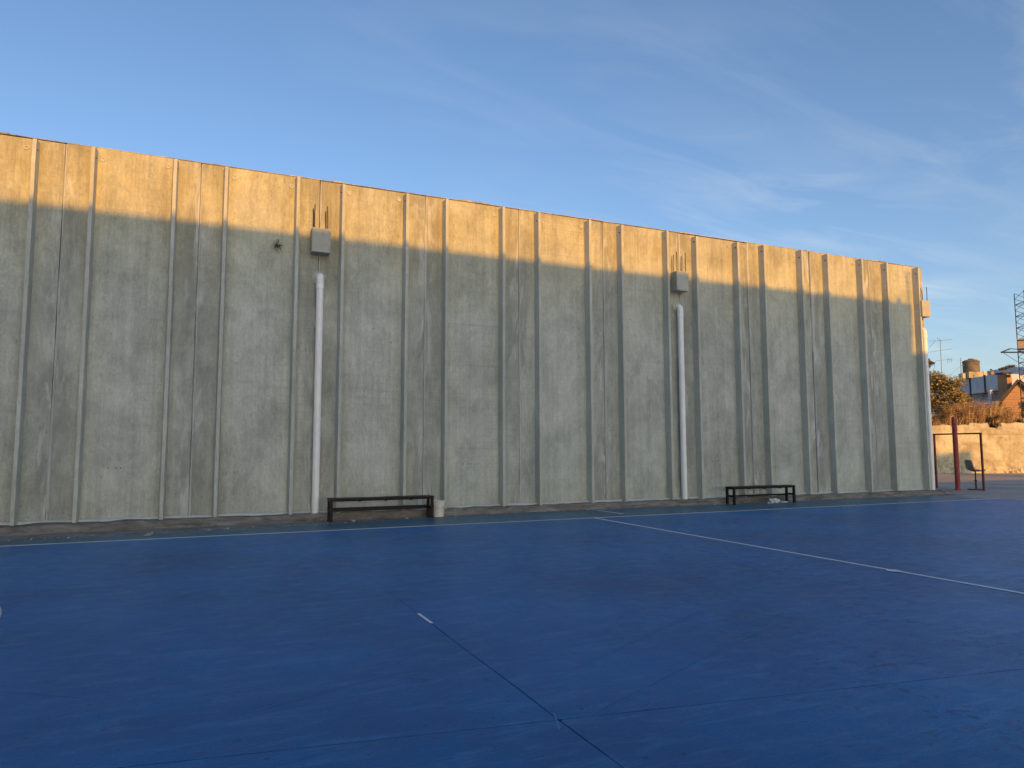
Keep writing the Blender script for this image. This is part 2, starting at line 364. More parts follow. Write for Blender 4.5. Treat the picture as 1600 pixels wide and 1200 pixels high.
# ------------------------------------------------------------------ the precast hall
D, ZT, ZB = 16.25, 7.697, 0.165
X0, PW, DEP = -2.631, 2.5, .215
hall = thing('concrete_hall', 'long grey precast concrete hall with ribbed double tee wall panels', 'building', (X0, D, 0))
off = {8: .10, 9: .12}            # panels set a little off the module at the far end
M_SIDE = simple('hall render', (.36, .35, .31), .9)
rib_me = {}
def rib_mesh(zt):
    key = round(zt, 3)
    m = MB(); n = 60; wf, wb = .032, .060
    prof = []
    for i in range(n + 1):
        z = ZB - .03 + (zt - ZB + .03) * i / n
        j = .004 * noise.noise(Vector((key * 91, z * 1.3, 0))) + (.010 * max(0, noise.noise(Vector((key * 57, z * 4.1, 3))) - .25)); q = .003 * noise.noise(Vector((z * 2.1, key, 4)))
        prof.append([(-wb, 0.0, z), (-wf + j - .004, -DEP + .004, z), (-wf + j, -DEP + q - .004, z), (wf + j, -DEP + q - .004, z), (wf + j + .004, -DEP + .004, z), (wb, 0.0, z)])
    vs = [v for r in prof for v in r]; k = 6
    fs = [(i*k+a, i*k+a+1, (i+1)*k+a+1, (i+1)*k+a) for i in range(n) for a in range(k-1)] + [tuple(n*k+a for a in range(k)), tuple(range(k))[::-1]]
    return m.add(vs, fs)
for i in range(-4, 10):
    rnd = random.Random(100 + i)
    xa, xb = X0 + PW * i + off.get(i, 0) + .010, X0 + PW * (i + 1) + off.get(i, 0) - .010
    if i == 8: xa = X0 + PW * 8 + .03
    if i == 9: xa, xb = X0 + PW * 9 + off[8] + .009, 22.57
    yo = rnd.uniform(-.012, .012); tilt = rnd.uniform(-.008, .008); dz = rnd.uniform(-.012, .012)
    xc = (xa + xb) / 2
    m = MB()
    zt = ZT + dz
    m.add([(xa, D+yo-tilt, ZB-.05), (xb, D+yo+tilt, ZB-.05), (xb, D+.09, ZB-.05), (xa, D+.09, ZB-.05), (xa, D+yo-tilt, zt), (xb, D+yo+tilt, zt), (xb, D+.09, zt), (xa, D+.09, zt)],
          [(0,3,2,1),(4,5,6,7),(0,1,5,4),(1,2,6,5),(2,3,7,6),(3,0,4,7)])
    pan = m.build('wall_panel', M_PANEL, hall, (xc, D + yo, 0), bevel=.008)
    ribx = [X0 + PW * (i + .2) + off.get(i, 0), X0 + PW * (i + .8) + off.get(i, 0)]
    if i == 9: ribx = [20.62, 22.13]
    for j, rx in enumerate(ribx):
        rb = rib_mesh(zt - .055 - rnd.uniform(0, .03)); o = rb.build('rib', M_RIB, pan, (0, 0, 0), smooth=False)
        o.location = Vector((rx + rnd.uniform(-.006, .006), D + yo + .004, 0)) - world_loc(pan)
        # bolt hole near the head of the rib, on the side that shows
        sd = -1 if rx > 0 else 1
        for hz, hr in (((ZT - .24 - rnd.uniform(0, .05)), .022),):
            h = MB().tube([(sd * .0500, -DEP * .62 + .0, hz), (sd * .0380, -DEP * .62, hz)], hr, 10).build('bolt_hole', M_HOLE, pan)
            h.location = Vector((rx, D + yo + .004, 0)) - world_loc(pan)
    # round lifting sockets beside the ribs
    for sx in (ribx[0] + .16, ribx[1] - .16):
        sx += rnd.uniform(-.02, .02); hz = ZT - .20 + rnd.uniform(-.03, .02)
        mm_ = MB(); n = 14
        ring = [(.050, .0), (.048, -.016), (.030, -.018), (.018, -.002)]
        vs = [(sx + r*math.cos(2*math.pi*q/n), D + yo + y, hz + r*math.sin(2*math.pi*q/n)) for r, y in ring for q in range(n)]
        mm_.add(vs, [(a*n+q, a*n+(q+1) % n, (a+1)*n+(q+1) % n, (a+1)*n+q) for a in range(3) for q in range(n)] + [tuple(3*n+q for q in range(n))])
        mm_.build('lifting_socket', M_MORTAR, pan)
    # three tie holes low on the broad bay
    if i in (0, 3, 6):
        for dx in (-.14, .0, .08):
            MB().tube([(xc + dx - .1, D + yo - .004, 1.19 + .01*dx), (xc + dx - .1, D + yo + .02, 1.19)], .012, 8).build('tie_hole', M_HOLE, pan)
    # mortar pointing in the joint at the panel's left edge: ragged bead standing slightly proud
    m = MB(); n = 110; vs = []
    for q in range(n + 1):
        z = ZB + (ZT - .02 - ZB) * q / n; w = .013 + .010 * noise.fractal(Vector((i * 7.3, z * .8, 0)), 1, 2, 3) + (.018 if noise.noise(Vector((i * 3.1, z * .5, 3))) > .25 else 0)
        w = max(.006, w); sh = .012 * noise.noise(Vector((i, z * .6, 7))); pr = -.016 - .008 * noise.noise(Vector((z * 2, i, 1)))
        for dx, dy in ((-w - .008, .014), (-w * .5, pr), (w * .5, pr), (w + .008, .014)): vs.append((xa + .006 + sh * .5 + dx, D + yo + dy, z))
    m.add(vs, [(q*4+a, q*4+a+1, (q+1)*4+a+1, (q+1)*4+a) for q in range(n) for a in range(3)])
    m.build('joint_bead', M_MORTAR, pan)
XL, XR = X0 - 4 * PW, 22.57
MB().box(XL, XR - .02, D + .095, D + .30, .0, ZT - .06).build('inner_wall', M_SIDE, hall)
MB().box(XL, XR - .03, D + .31, D + 18, .0, ZT - .25).build('hall_body', M_SIDE, hall)
# uneven roofing edge lapped over the panel heads
m = MB(); n = 900; vs = []
for q in range(n + 1):
    x = XL + (XR - XL) * q / n
    t = .012 + .020 * max(0, noise.fractal(Vector((x * 1.9, 0, 0)), 1, 2, 4)) + (.022 if noise.noise(Vector((x * .9, 4, 0))) > .18 else 0)
    y = D - .012 - .02 * max(0, noise.noise(Vector((x * 1.3, 8, 0))))
    vs += [(x, y, ZT + .006), (x, y + .004, ZT + .010 + t), (x, D + .12, ZT + .014 + t), (x, D + .30, ZT + .004)]
m.add(vs, [(q*4+a, q*4+a+1, (q+1)*4+a+1, (q+1)*4+a) for q in range(n) for a in range(3)])
m.build('roof_edge', M_FLASH, hall)
# rough footing
m = MB(); n = 620; vs = []; rows = 7
for q in range(n + 1):
    x = XL + (23.3 - XL) * q / n
    fy = D - .33 - .28 * max(0, min(1, (2.0 - x) / 6.0))
    if x > 22.62: fy = D - .30 + (x - 22.62) * .15
    zt = ZB - .012 + .02 * noise.fractal(Vector((x * 1.4, 3, 0)), 1, 2, 4) - (0.06 if x > 22.62 else 0)
    for a in range(rows):
        t = a / (rows - 1)
        if a == 0: p = Vector((x, D + .05, zt + .035))
        elif a == 1: p = Vector((x, D - .06, zt + .012 + .02 * noise.noise(Vector((x * 2, 1, 1)))))
        else:
            u = (a - 2) / (rows - 3); p = Vector((x, fy + .05 * (1 - u) - .03 * u, (zt) * (1 - u) - .01 * u))
            p.y += .035 * noise.fractal(Vector((x * 2.6, u * 2, 5)), 1, 2, 4); p.z += (1 - u) * .022 * noise.fractal(Vector((x * 3.7, u, 9)), 1, 2, 4)
        vs.append(p)
m.add(vs, [(q*rows+a, q*rows+a+1, (q+1)*rows+a+1, (q+1)*rows+a) for q in range(n) for a in range(1, rows - 1)])
m.build('footing', M_PLINTH, hall, smooth=True)
# mortar fillet between footing and panels
m = MB(); vs = []
for q in range(n + 1):
    x = XL + (22.57 - XL) * q / n; h = .045 + .009 * noise.fractal(Vector((x * 1.1, 6, 2)), 1, 2, 4); y = D - .05 - .03 * noise.noise(Vector((x * .9, 2, 6)))
    vs += [(x, D - .016, ZB + h), (x, y - .02, ZB + .028 + .012 * noise.noise(Vector((x * 3, 0, 1)))), (x, y - .05, ZB - .04)]
m.add(vs, [(q*3+a, q*3+a+1, (q+1)*3+a+1, (q+1)*3+a) for q in range(n) for a in range(2)])
m.build('mortar_fillet', M_MORTAR, hall, smooth=True)

# ------------------------------------------------------------------ corbel blocks, downpipes
def corbel(x, label, hs):
    t = thing('corbel_block', label, 'concrete block', (x, D, 5.945), 'cast blocks with starter bars on the hall wall')
    MB().box(x - .205, x + .205, D - .285, D + .02, 5.945, 6.505).build('block', M_BLOCK, t, (x, D, 6.2), bevel=.018)
    for (dx, dy), h in zip(((-.145, -.22), (.15, -.22), (-.15, -.07), (.14, -.07)), hs):
        lean = random.uniform(-.03, .05)
        MB().tube([(x + dx, D + dy, 6.44), (x + dx + lean * .5, D + dy, 6.44 + h * .55), (x + dx + lean * (1 if dx > 0 else -.3), D + dy, 6.50 + h)], .011, 8).build('starter_bar', M_STEEL, t)
corbel(2.375, 'grey concrete block with rusty starter bars above the downpipe nearest the camera', (.55, .54, .50, .47))
corbel(12.285, 'grey concrete block with rusty starter bars above the middle downpipe', (.55, .56, .52, .52))
corbel(22.32, 'sunlit concrete block at the far right end of the hall wall', (.44, .48, .42, .42))
def pipe(x, label, top):
    t = thing('drain_pipe', label, 'pipe', (x, D, ZB), 'white plastic downpipes on the hall wall')
    y, r = D - .125, .080
    MB().lathe([(r, ZB - .01), (r, top - .30)], (x, y, 0), 24).build('pipe', M_PVC, t, smooth=True)
    MB().lathe([(r + .002, top - .32), (r + .009, top - .315), (r + .009, top - .215), (r + .003, top - .205), (r + .003, top - .195), (r + .009, top - .19), (r + .009, top - .15), (r, top - .145), (r, top - .12)], (x, y, 0), 24).build('collar', M_PVC, t, smooth=True)
    rr = .06; pts = [(x, y, top - .13), (x, y, top - .11)] + [(x, y + .105 * (1 - math.cos(a)), top - .11 + .105 * math.sin(a) * .9) for a in [R(12 * i) for i in range(1, 8)]] + [(x, D + .04, top - .013)]
    MB().tube(pts, [r + .002] * (len(pts)), 20).build('elbow', M_PVC, t, smooth=True)
    n = 26; vs = [(x + (.15 + .03 * noise.noise(Vector((math.cos(2*math.pi*q/n), math.sin(2*math.pi*q/n), x)))) * math.cos(2*math.pi*q/n), D - .004, top - .02 + (.15 + .03 * noise.noise(Vector((math.cos(2*math.pi*q/n) * 2, math.sin(2*math.pi*q/n) * 2, x)))) * math.sin(2*math.pi*q/n)) for q in range(n)]
    vs2 = [(x + (v[0] - x) * .75, D - .024, top - .02 + (v[2] - top + .02) * .75) for v in vs]
    MB().add(vs + vs2, [(q, (q+1) % n, n+(q+1) % n, n+q) for q in range(n)] + [tuple(n+q for q in range(n))]).build('mortar_collar', M_BLOCK, t, smooth=True)
pipe(2.395, 'white downpipe on the wall beside the left dark bench', 5.46)
pipe(12.29, 'white downpipe near the middle of the wall, left of the right bench', 5.54)
pipe(22.36, 'white downpipe at the right corner of the hall, lit by sun', 5.55)

# small weed rooted in the wall
def leafs(m, c, rad, n, size, rnd, squash=(1,1,1), asp=.45, shell=.35):
    for _ in range(n):
        d = Vector((rnd.gauss(0,1), rnd.gauss(0,1), rnd.gauss(0,1))).normalized() * (rnd.random() ** shell)
        p = Vector(c) + Vector((d.x*rad*squash[0], d.y*rad*squash[1], d.z*rad*squash[2]))
        a = Vector((rnd.gauss(0,1), rnd.gauss(0,1), rnd.gauss(0,1))).normalized(); b = a.orthogonal().normalized(); s = size * rnd.uniform(.6, 1.4)
        m.add([p - a*s, p + b*s*asp, p + a*s, p - b*s*asp], [(0,1,2,3)], rnd.randrange(2))
def leaf_mat(name, c):
    k = NT(name); f = k.noise(k.pos(), 1.7, 3); col = k.mix(k.rng(f, .35, .65), tuple(x*.6 for x in c), tuple(x*1.35 for x in c)); return k.fin(col, .7, None, spec=.2)
M_WEED = leaf_mat('weed', (.05, .055, .03)); M_WEED2 = leaf_mat('weed dry', (.09, .075, .04))
q = D + 0.0
wd = thing('wall_weed', 'small dark weed growing from a crack left of the first block', 'plant', (1.455, D, 6.07))
m = MB(); rr = random.Random(5)
for i in range(16):
    a = rr.uniform(-2.8, .1) if i % 2 else rr.uniform(0, 6.28); L = rr.uniform(.06, .15)
    e = Vector((math.cos(a) * L, -.06 - rr.random() * .05, math.sin(a) * L))
    m.tube([(1.455, D + .01, 6.07), Vector((1.455, D, 6.07)) + e * .6 + Vector((0, 0, .012)), Vector((1.455, D, 6.07)) + e], [.004, .003, .001], 5)
m.build('stems', M_WEED2, wd)
m = MB(); leafs(m, (1.455, D - .05, 6.05), .14, 95, .019, rr, (.9, .35, 1.2), .4, .7); m.build('leaves', [M_WEED, M_WEED2], wd)

# ------------------------------------------------------------------ benches, bucket, litter
def bench(x0, x1, y0, dep, h, label, sag, board):
    t = thing('bench', label, 'bench', ((x0+x1)/2, y0, 0), 'dark metal benches along the wall')
    w = .06
    for x in (x0, x1 - w):
        for y in (y0, y0 + dep - w):
            MB().box(x, x + w, y, y + w, .012, h - .045).build('leg', M_BENCH, t, bevel=.004)
        MB().box(x + .006, x + w - .006, y0 + w, y0 + dep - w, .22, .27).build('end_rung', M_BENCH, t)
        MB().box(x, x + w, y0, y0 + dep, h - .045, h - .002).build('end_rail', M_BENCH, t, bevel=.003)
    MB().box(x0 + w, x1 - w, y0 + dep - w + .012, y0 + dep - .012, .205, .205 + board).build('stretcher', M_BENCH, t, bevel=.003)
    MB().box(x0 + w, x1 - w, y0 + .012, y0 + .05, h - .043, h - .008).build('side_rail', M_BENCH, t)
    MB().box(x0 + w, x1 - w, y0 + dep - .05, y0 + dep - .012, h - .043, h - .008).build('side_rail', M_BENCH, t)
    ns = 3; sw = (dep + .02) / ns
    for s in range(ns):
        m = MB(); n = 16; vs = []
        for q in range(n + 1):
            u = q / n; x = x0 - .012 + (x1 - x0 + .024) * u; dz = sag * noise.noise(Vector((u * 3.2, s * 5, x0))) * math.sin(math.pi * u)
            ya, yb_ = y0 - .01 + s * sw + .006, y0 - .01 + (s + 1) * sw - .006
            vs += [(x, ya, h + dz), (x, yb_, h + dz), (x, yb_, h + .022 + dz), (x, ya, h + .022 + dz)]
        m.add(vs, [(q*4+a, q*4+(a+1) % 4, (q+1)*4+(a+1) % 4, (q+1)*4+a) for q in range(n) for a in range(4)] + [(0,1,2,3), tuple(n*4+a for a in (3,2,1,0))])
        m.build('slat', M_SLAT, t)
    for u in (.28, .53, .78):
        x = x0 + (x1 - x0) * u; MB().box(x - .02, x + .02, y0 + .05, y0 + dep - .05, h - .06, h - .012).build('cross_bar', M_BENCH, t)
bench(2.60, 4.88, 15.42, .36, .485, 'long dark bench with a white bucket at its right end', .012, .085)
bench(13.40, 15.62, 15.42, .34, .475, 'dark bench farther right along the wall with litter beneath it', .010, .045)
bx, by = 5.075, 15.72
bk = thing('bucket', 'stained cream plastic bucket standing at the right end of the bench', 'bucket', (bx, by, .006))
MB().lathe([(.125, .010), (.133, .016), (.150, .27), (.157, .272), (.158, .285), (.152, .288), (.153, .315), (.160, .317), (.161, .330), (.154, .333), (.155, .36), (.163, .365), (.163, .378), (.152, .378), (.145, .34), (.128, .03)], (bx, by, 0), 32).build('tub', M_BUCKET, bk, smooth=True)
m = MB(); m.tube([(bx + .165 * math.cos(a), by + .165 * math.sin(a) * .9 - .012, .33 - .12 * abs(math.sin(a))) for a in [math.pi + math.pi * i / 12 for i in range(13)]], .003, 6); m.build('handle', M_STEEL, bk)
M_LITTER = simple('white plastic film', (.58, .62, .62), .4, .15, 12, .4); M_STONE = simple('pale rubble', (.42, .40, .36), .9, .3, 8)
def lump(name, c, r, mat, label, cat, group, seed, sq=(1, 1, .6), amp=.6):
    bm = bmesh.new(); bmesh.ops.create_icosphere(bm, subdivisions=3, radius=1)
    for v in bm.verts:
        d = 1 + amp * noise.fractal(v.co * 1.6 + Vector((seed, seed, 0)), 1, 2, 3); v.co = Vector((v.co.x * sq[0], v.co.y * sq[1], v.co.z * sq[2])) * d * r
        v.co.z = max(v.co.z, -r * sq[2] * .55)
    zmin = min(v.co.z for v in bm.verts)
    me = bpy.data.meshes.new(name); bm.to_mesh(me); bm.free(); me.materials.append(mat)
    o = bpy.data.objects.new(name, me); C.objects.link(o); o.location = (c[0], c[1], c[2] - zmin); tag(o, label, cat, group); return o
G_ = 'white litter under the right bench'
lump('plastic_bag', (14.95, 15.55, .006), .105, M_LITTER, 'crumpled white plastic bag on the ground under the right bench', 'litter', G_, 3, (1.5, .8, .85))
lump('plastic_scrap', (15.28, 15.52, .006), .06, M_LITTER, 'flat white plastic scrap beside the right bench front leg', 'litter', G_, 9, (1.6, .8, .5))
lump('plastic_scrap', (14.68, 15.50, .006), .035, M_LITTER, 'smallest white scrap, left of the crumpled bag under the bench', 'litter', G_, 15, (1.3, .8, .6))
G_ = 'small pale stones by the footing'
lump('stone', (3.12, 15.50, .006), .035, M_STONE, 'pale stone under the left half of the left bench', 'stone', G_, 21, (1.4, .9, .6), .3)
lump('stone', (4.30, 15.55, .006), .03, M_STONE, 'pale stone under the right half of the left bench', 'stone', G_, 25, (1.4, .9, .6), .3)
lump('stone', (2.44, 15.80, .006), .075, M_PLINTH, 'lump of rubble at the foot of the first downpipe', 'stone', G_, 29, (1.2, .7, .8), .4)

# ------------------------------------------------------------------ yard at the right
GP = lambda px, py: (lambda d: CAM + d * (-1.58 / d.z))(RT * ((px - 800) / FPX) + UP * ((600 - py) / FPX) + FW)
M_RED = simple('red paint', (.34, .06, .05), .55, .35, 6); M_RUST = simple('rusty goal paint', (.15, .035, .028), .65, .4, 10)
pb = GP(1497, 765.5)
po = thing('red_post', 'thick red steel post standing in the yard behind the goal frame', 'post', pb)
MB().lathe([(.085, -.02), (.085, 2.62), (.08, 2.66), (.02, 2.67)], pb, 20).build('shaft', M_RED, po, pb, smooth=True)
MB().lathe([(.14, 0.0), (.14, .02), (.09, .025)], pb, 16).build('base_plate', M_RED, po, pb)
gR = GP(1537.5, 767); gL = W(1460.5, 700, gR.dot(FH) - CAM.dot(FH) + 2.0); gL.z = 0
go = thing('goal_frame', 'narrow dark red goal frame without a net beside the hall corner', 'goal', (gR + gL) / 2)
dirv = (gR - gL).normalized(); gh = 2.03
for nm, p in (('post', gL), ('post', gR)):
    MB().obox(p + Vector((0, 0, gh / 2)), dirv * .028, Vector((-dirv.y, dirv.x, 0)) * .028, Vector((0, 0, gh / 2))).build(nm, M_RUST, go, p)
MB().obox((gL + gR) / 2 + Vector((0, 0, gh + .027)), dirv * ((gR - gL).length / 2 + .035), Vector((-dirv.y, dirv.x, 0)) * .027, Vector((0, 0, .027))).build('crossbar', M_RUST, go)
# chair: moulded shell on a single column
cb = GP(1525.5, 765.5); M_SHELL = simple('grey shell', (.27, .27, .24), .5, .2, 5, .4)
ch = thing('pedestal_chair', 'grey moulded shell chair on a single column beside the goal post', 'chair', cb)
sr, sf = RT0, Vector((math.sin(YAW), math.cos(YAW), 0))          # chair faces right in the picture
prof = [(-.30, 1.10, .15), (-.285, 1.06, .20), (-.26, .95, .22), (-.225, .82, .22), (-.17, .73, .22), (-.08, .69, .22), (.05, .685, .22), (.16, .695, .215), (.24, .70, .20), (.27, .685, .18)]
m = MB(); vs = []; nw = 8
for lay in (0, 1):
    for x, z, w in prof:
        for j in range(nw + 1):
            u = j / nw * 2 - 1; up_ = .055 * u * u
            vs.append(cb + sr * (x - lay * .012 + (up_ * .9 if z > .8 else 0)) + sf * (u * w) + Vector((0, 0, z - lay * .016 + (up_ if z <= .8 else 0))))
np_ = len(prof); k1 = nw + 1
for lay in (0, 1): fs = [(lay*np_*k1 + a*k1 + j, lay*np_*k1 + a*k1 + j + 1, lay*np_*k1 + (a+1)*k1 + j + 1, lay*np_*k1 + (a+1)*k1 + j) for a in range(np_-1) for j in range(nw)]; m.f += fs; m.mi += [0]*len(fs)
rim = [a*k1 for a in range(np_)] + [(np_-1)*k1 + j for j in range(1, k1)] + [a*k1 + nw for a in range(np_-2, -1, -1)] + [j for j in range(nw-1, 0, -1)]
m.v = vs; fs = [(rim[i], rim[(i+1) % len(rim)], rim[(i+1) % len(rim)] + np_*k1, rim[i] + np_*k1) for i in range(len(rim))]; m.f += fs; m.mi += [0]*len(fs)
m.build('shell', M_SHELL, ch, cb, smooth=True)
MB().lathe([(.028, .03), (.028, .30), (.045, .31), (.045, .36), (.024, .37), (.024, .665), (.10, .67), (.10, .682)], cb, 14).build('column', M_STEEL, ch, cb, smooth=True)
MB().obox(cb + Vector((0, 0, .018)), sr * .20, sf * .20, (0, 0, .016)).build('base_plate', M_STEEL, ch, cb)
MB().tube([cb + Vector((0, 0, .2)) - sr * .07, cb + Vector((0, 0, .2)) + sr * .02], .012, 8).build('height_lever', M_STEEL, ch, cb)

# boundary wall with stained render
hb = (GP(1530, 739.5) - CAM).dot(FH)
def bw_mat():
    k = NT('stained render'); p = k.pos(); a = k.noise(p, .8, 9, .65, .8); b = k.noise(p, 5, 8, .68, .6)
    c = k.mix(k.rng(a, .36, .64), (.34, .29, .18), (.60, .54, .37)); c = k.mix(k.rng(b, .56, .68, 0, .7), c, (.20, .125, .075)); c = k.mix(k.rng(b, .28, .40, .8, 0), c, (.62, .58, .48))
    z = k.xyz()[2]; c = k.mix(k.math('MULTIPLY', k.rng(z, 0, .8, 1, 0), k.rng(b, .48, .6)), c, (.12, .105, .09))
    return k.fin(c, .92, k.math('ADD', a, b), .6, .03, .2)
M_BW = bw_mat()
bw = thing('boundary_wall', 'low sunlit yard wall of stained yellowish render beyond the goal', 'wall', GP(1530, 739.5))
m = MB(); n = 150; vs = []
for i in range(n + 1):
    px = 1400 + 420 * i / n; b0 = W(px, 700, hb); b0.z = 0
    topy = 664.5 - (3.5 if 1515 < px < 1546 or px > 1560 else 0) + 2.2 * noise.fractal(Vector((px * .07, 0, 0)), 1, 2, 4) + (4.5 if 1546 <= px <= 1560 else 0)
    t = W(px, topy, hb)
    for dy, z in ((0, -.05), (0, 1.2), (0, t.z - .03), (.02, t.z), (.22, t.z + .01), (.24, -.05)):
        pp = b0 + FH * dy; w = .015 * noise.fractal(Vector((px * .15, z * 2, 3)), 1, 2, 4); vs.append((pp.x + FH.x * w, pp.y + FH.y * w, z))
m.add(vs, [(q*6+a, q*6+a+1, (q+1)*6+a+1, (q+1)*6+a) for q in range(n) for a in range(5)])
m.build('rendered_wall', M_BW, bw, smooth=False)
vs = []
for i in range(41):
    px = 1400 + 420 * i / 40; p = W(px, 678 + .6 * noise.noise(Vector((px * .1, 2, 2))), hb - .0); vs += [p - FH * .004 + Vector((0,0,-.02)), p - FH * .03 + Vector((0,0,-.012)), p - FH * .03 + Vector((0,0,.012)), p - FH * .004 + Vector((0,0,.02))]
MB().add(vs, [(q*4+a, q*4+a+1, (q+1)*4+a+1, (q+1)*4+a) for q in range(40) for a in range(3)]).build('string_course', M_BW, bw)

# wire fence above the wall
M_WIRE = simple('galvanised wire', (.10, .09, .08), .6, .2, 9)
fc = thing('wire_fence', 'fine strand wire fence standing above the yard wall', 'fence', W(1530, 664, hb + .12))
for i in range(13):
    y = 613 + i * 3.9
    pts = [W(1400 + 42 * q, y + .5 * math.sin(q * 1.9 + i), hb + .12) for q in range(11)]
    MB().tube(pts, .006, 4).build('wire', M_WIRE, fc)
for px in (1425, 1640, 1800):
    a, b = W(px, 690, hb + .12), W(px, 609, hb + .12); b.x, b.y = a.x, a.y
    MB().tube([a, b], .022, 8).build('post', M_WIRE, fc)

# vegetation behind the wall
M_OL1 = leaf_mat('olive leaf', (.25, .19, .05)); M_OL2 = leaf_mat('olive leaf pale', (.42, .30, .09))
M_ST1 = leaf_mat('dry reed', (.42, .27, .12)); M_ST2 = leaf_mat('dry reed dark', (.20, .12, .055)); M_BARK = simple('bark', (.07, .05, .035), .9, .3, 8)
M_GR1 = leaf_mat('shrub leaf', (.09, .09, .035)); M_GR2 = leaf_mat('shrub leaf dry', (.16, .12, .05))
PXM = lambda h: h / FPX
def shrub(name, label, cat, px, py, hpx, wpx, h, n, size, mats, seed, group=None, base_z=0.0, clumps=9):
    rnd = random.Random(seed); c = W(px, py, h); s = PXM(h)
    t = thing(name, label, cat, (c.x, c.y, base_z), group)
    m = MB()
    m.tube([(c.x, c.y, base_z), (c.x + .1, c.y, (c.z + base_z) / 2), (c.x, c.y, c.z)], [.10, .07, .03], 8)
    for q in range(7):
        a = rnd.uniform(0, 6.28); m.tube([(c.x, c.y, base_z + (c.z - base_z) * rnd.uniform(.3, .8)), c + RT0 * math.cos(a) * wpx * s * .7 + FH * rnd.uniform(-.5, .5) + Vector((0, 0, math.sin(a) * hpx * s * .7))], [.035, .008], 6)
    m.build('trunk', M_BARK, t)
    m = MB()
    for q in range(clumps):
        a = rnd.uniform(0, 6.28); rr = rnd.uniform(.25, .75)
        cc = c + RT0 * math.cos(a) * wpx * s * rr + Vector((0, 0, math.sin(a) * hpx * s * rr)) + FH * rnd.uniform(-.6, .6)
        leafs(m, cc, min(hpx, wpx) * s * rnd.uniform(.35, .6), n // clumps, size, rnd, (1.15, 1.1, .85), .4, .5)
    m.build('crown', mats, t)
shrub('olive_tree', 'bushy olive tree glowing in low sun at the hall corner', 'tree', 1464, 614, 36, 36, hb + 3, 9000, .09, [M_OL1, M_OL2], 1, clumps=22)
shrub('olive_bush', 'low golden bush just above the yard wall beside the hall corner', 'bush', 1476, 645, 16, 26, hb + 1.0, 2600, .06, [M_OL1, M_ST2], 12, clumps=12)
shrub('olive_bush', 'lower leafy bush to the right of the olive tree', 'bush', 1504, 628, 17, 18, hb + 2.5, 2000, .06, [M_OL1, M_OL2], 2, clumps=9)
shrub('tall_tree', 'dark tree tip poking out beside the hall corner under the antenna', 'tree', 1448, 570, 11, 14, hb + 8, 900, .09, [M_GR1, M_OL1], 3, clumps=6)
shrub('dark_shrub', 'small dark shrub hanging over the dip in the yard wall', 'bush', 1549, 657, 10, 10, hb + .5, 900, .05, [M_GR1, M_ST2], 4, clumps=6)
shrub('green_shrub', 'low green shrub below the brick gable', 'bush', 1578, 652, 10, 16, hb + 1.0, 1300, .05, [M_GR1, M_GR2], 6, clumps=8)
shrub('green_shrub', 'taller green shrub at the foot of the lattice tower', 'bush', 1606, 640, 22, 14, hb + 1.2, 1600, .055, [M_GR1, M_GR2], 8, clumps=9)
# dry reed thicket: leaning stems with thin leaves
rnd = random.Random(44); m = MB()
for i in range(2600):
    px = rnd.uniform(1452, 1582); h = hb + rnd.uniform(.5, 2.2); b0 = W(px, 672, h); topy = rnd.uniform(624, 654) + max(0, (px - 1560)) * .6 + max(0, (1500 - px)) * .35
    tp = W(px + rnd.uniform(-4, 14), topy, h); w = rnd.uniform(.008, .02)
    mid = (b0 + tp) / 2 + RT0 * rnd.uniform(-.1, .1)
    m.add([b0 - RT0 * w, b0 + RT0 * w, mid + RT0 * w, tp, mid - RT0 * w], [(0, 1, 2, 3, 4)], rnd.randrange(2))
    for _ in range(2):
        p = b0.lerp(tp, rnd.uniform(.4, 1)); e = p + RT0 * rnd.uniform(-.22, .26) + FH * rnd.uniform(-.15, .15) + Vector((0, 0, rnd.uniform(-.12, .14)))
        m.add([p, (p + e) / 2 + Vector((0, 0, .022)), e, (p + e) / 2 - Vector((0, 0, .012))], [(0, 1, 2, 3)], rnd.randrange(2))
rt = m.build('dry_reeds', [M_ST1, M_ST2]); rt['kind'] = 'stuff'; rt['label'] = 'thicket of dry brown reeds behind the yard wall'; rt['category'] = 'reeds'

# ---- houses beyond
def brick_mat():
    k = NT('old brick'); br = k.n('ShaderNodeTexBrick'); ob = k.xyz(k.tc.outputs['Object']); cx = k.n('ShaderNodeCombineXYZ')
    k.L(k.math('ADD', ob[0], ob[1]), cx.inputs[0]); k.L(ob[2], cx.inputs[1]); k.L(cx.outputs[0], br.inputs[0])
    br.inputs['Color1'].default_value = (.36, .155, .065, 1); br.inputs['Color2'].default_value = (.44, .23, .10, 1); br.inputs['Mortar'].default_value = (.36, .29, .20, 1)
    for a, v in (('Scale', 1.0), ('Brick Width', .27), ('Row Height', .085), ('Mortar Size', .012)): br.inputs[a].default_value = v
    f = k.noise(k.pos(), 2.4, 7, .65); c = k.mix(k.rng(f, .4, .65, 0, .5), br.outputs['Color'], (.30, .17, .085))
    return k.fin(c, .92, br.outputs['Fac'], -.5, .01, .2)
M_BRICK = brick_mat()
def limewash():
    k = NT('limewash'); f = k.noise(k.pos((1, 1, .6)), .8, 8, .66, .6); g_ = k.noise(k.pos(), 3.3, 6, .6)
    c = k.mix(k.rng(f, .36, .64), (.42, .44, .47), (.60, .62, .65)); c = k.mix(k.rng(g_, .62, .72, 0, .5), c, (.20, .20, .21)); return k.fin(c, .9, f, .3, .01, .2)
M_LIME = limewash(); M_ROOF = simple('dark roof edge', (.06, .05, .045), .85, .3, 3); M_GLASS = simple('dark pane', (.02, .022, .026), .12, .2, 1, .5)
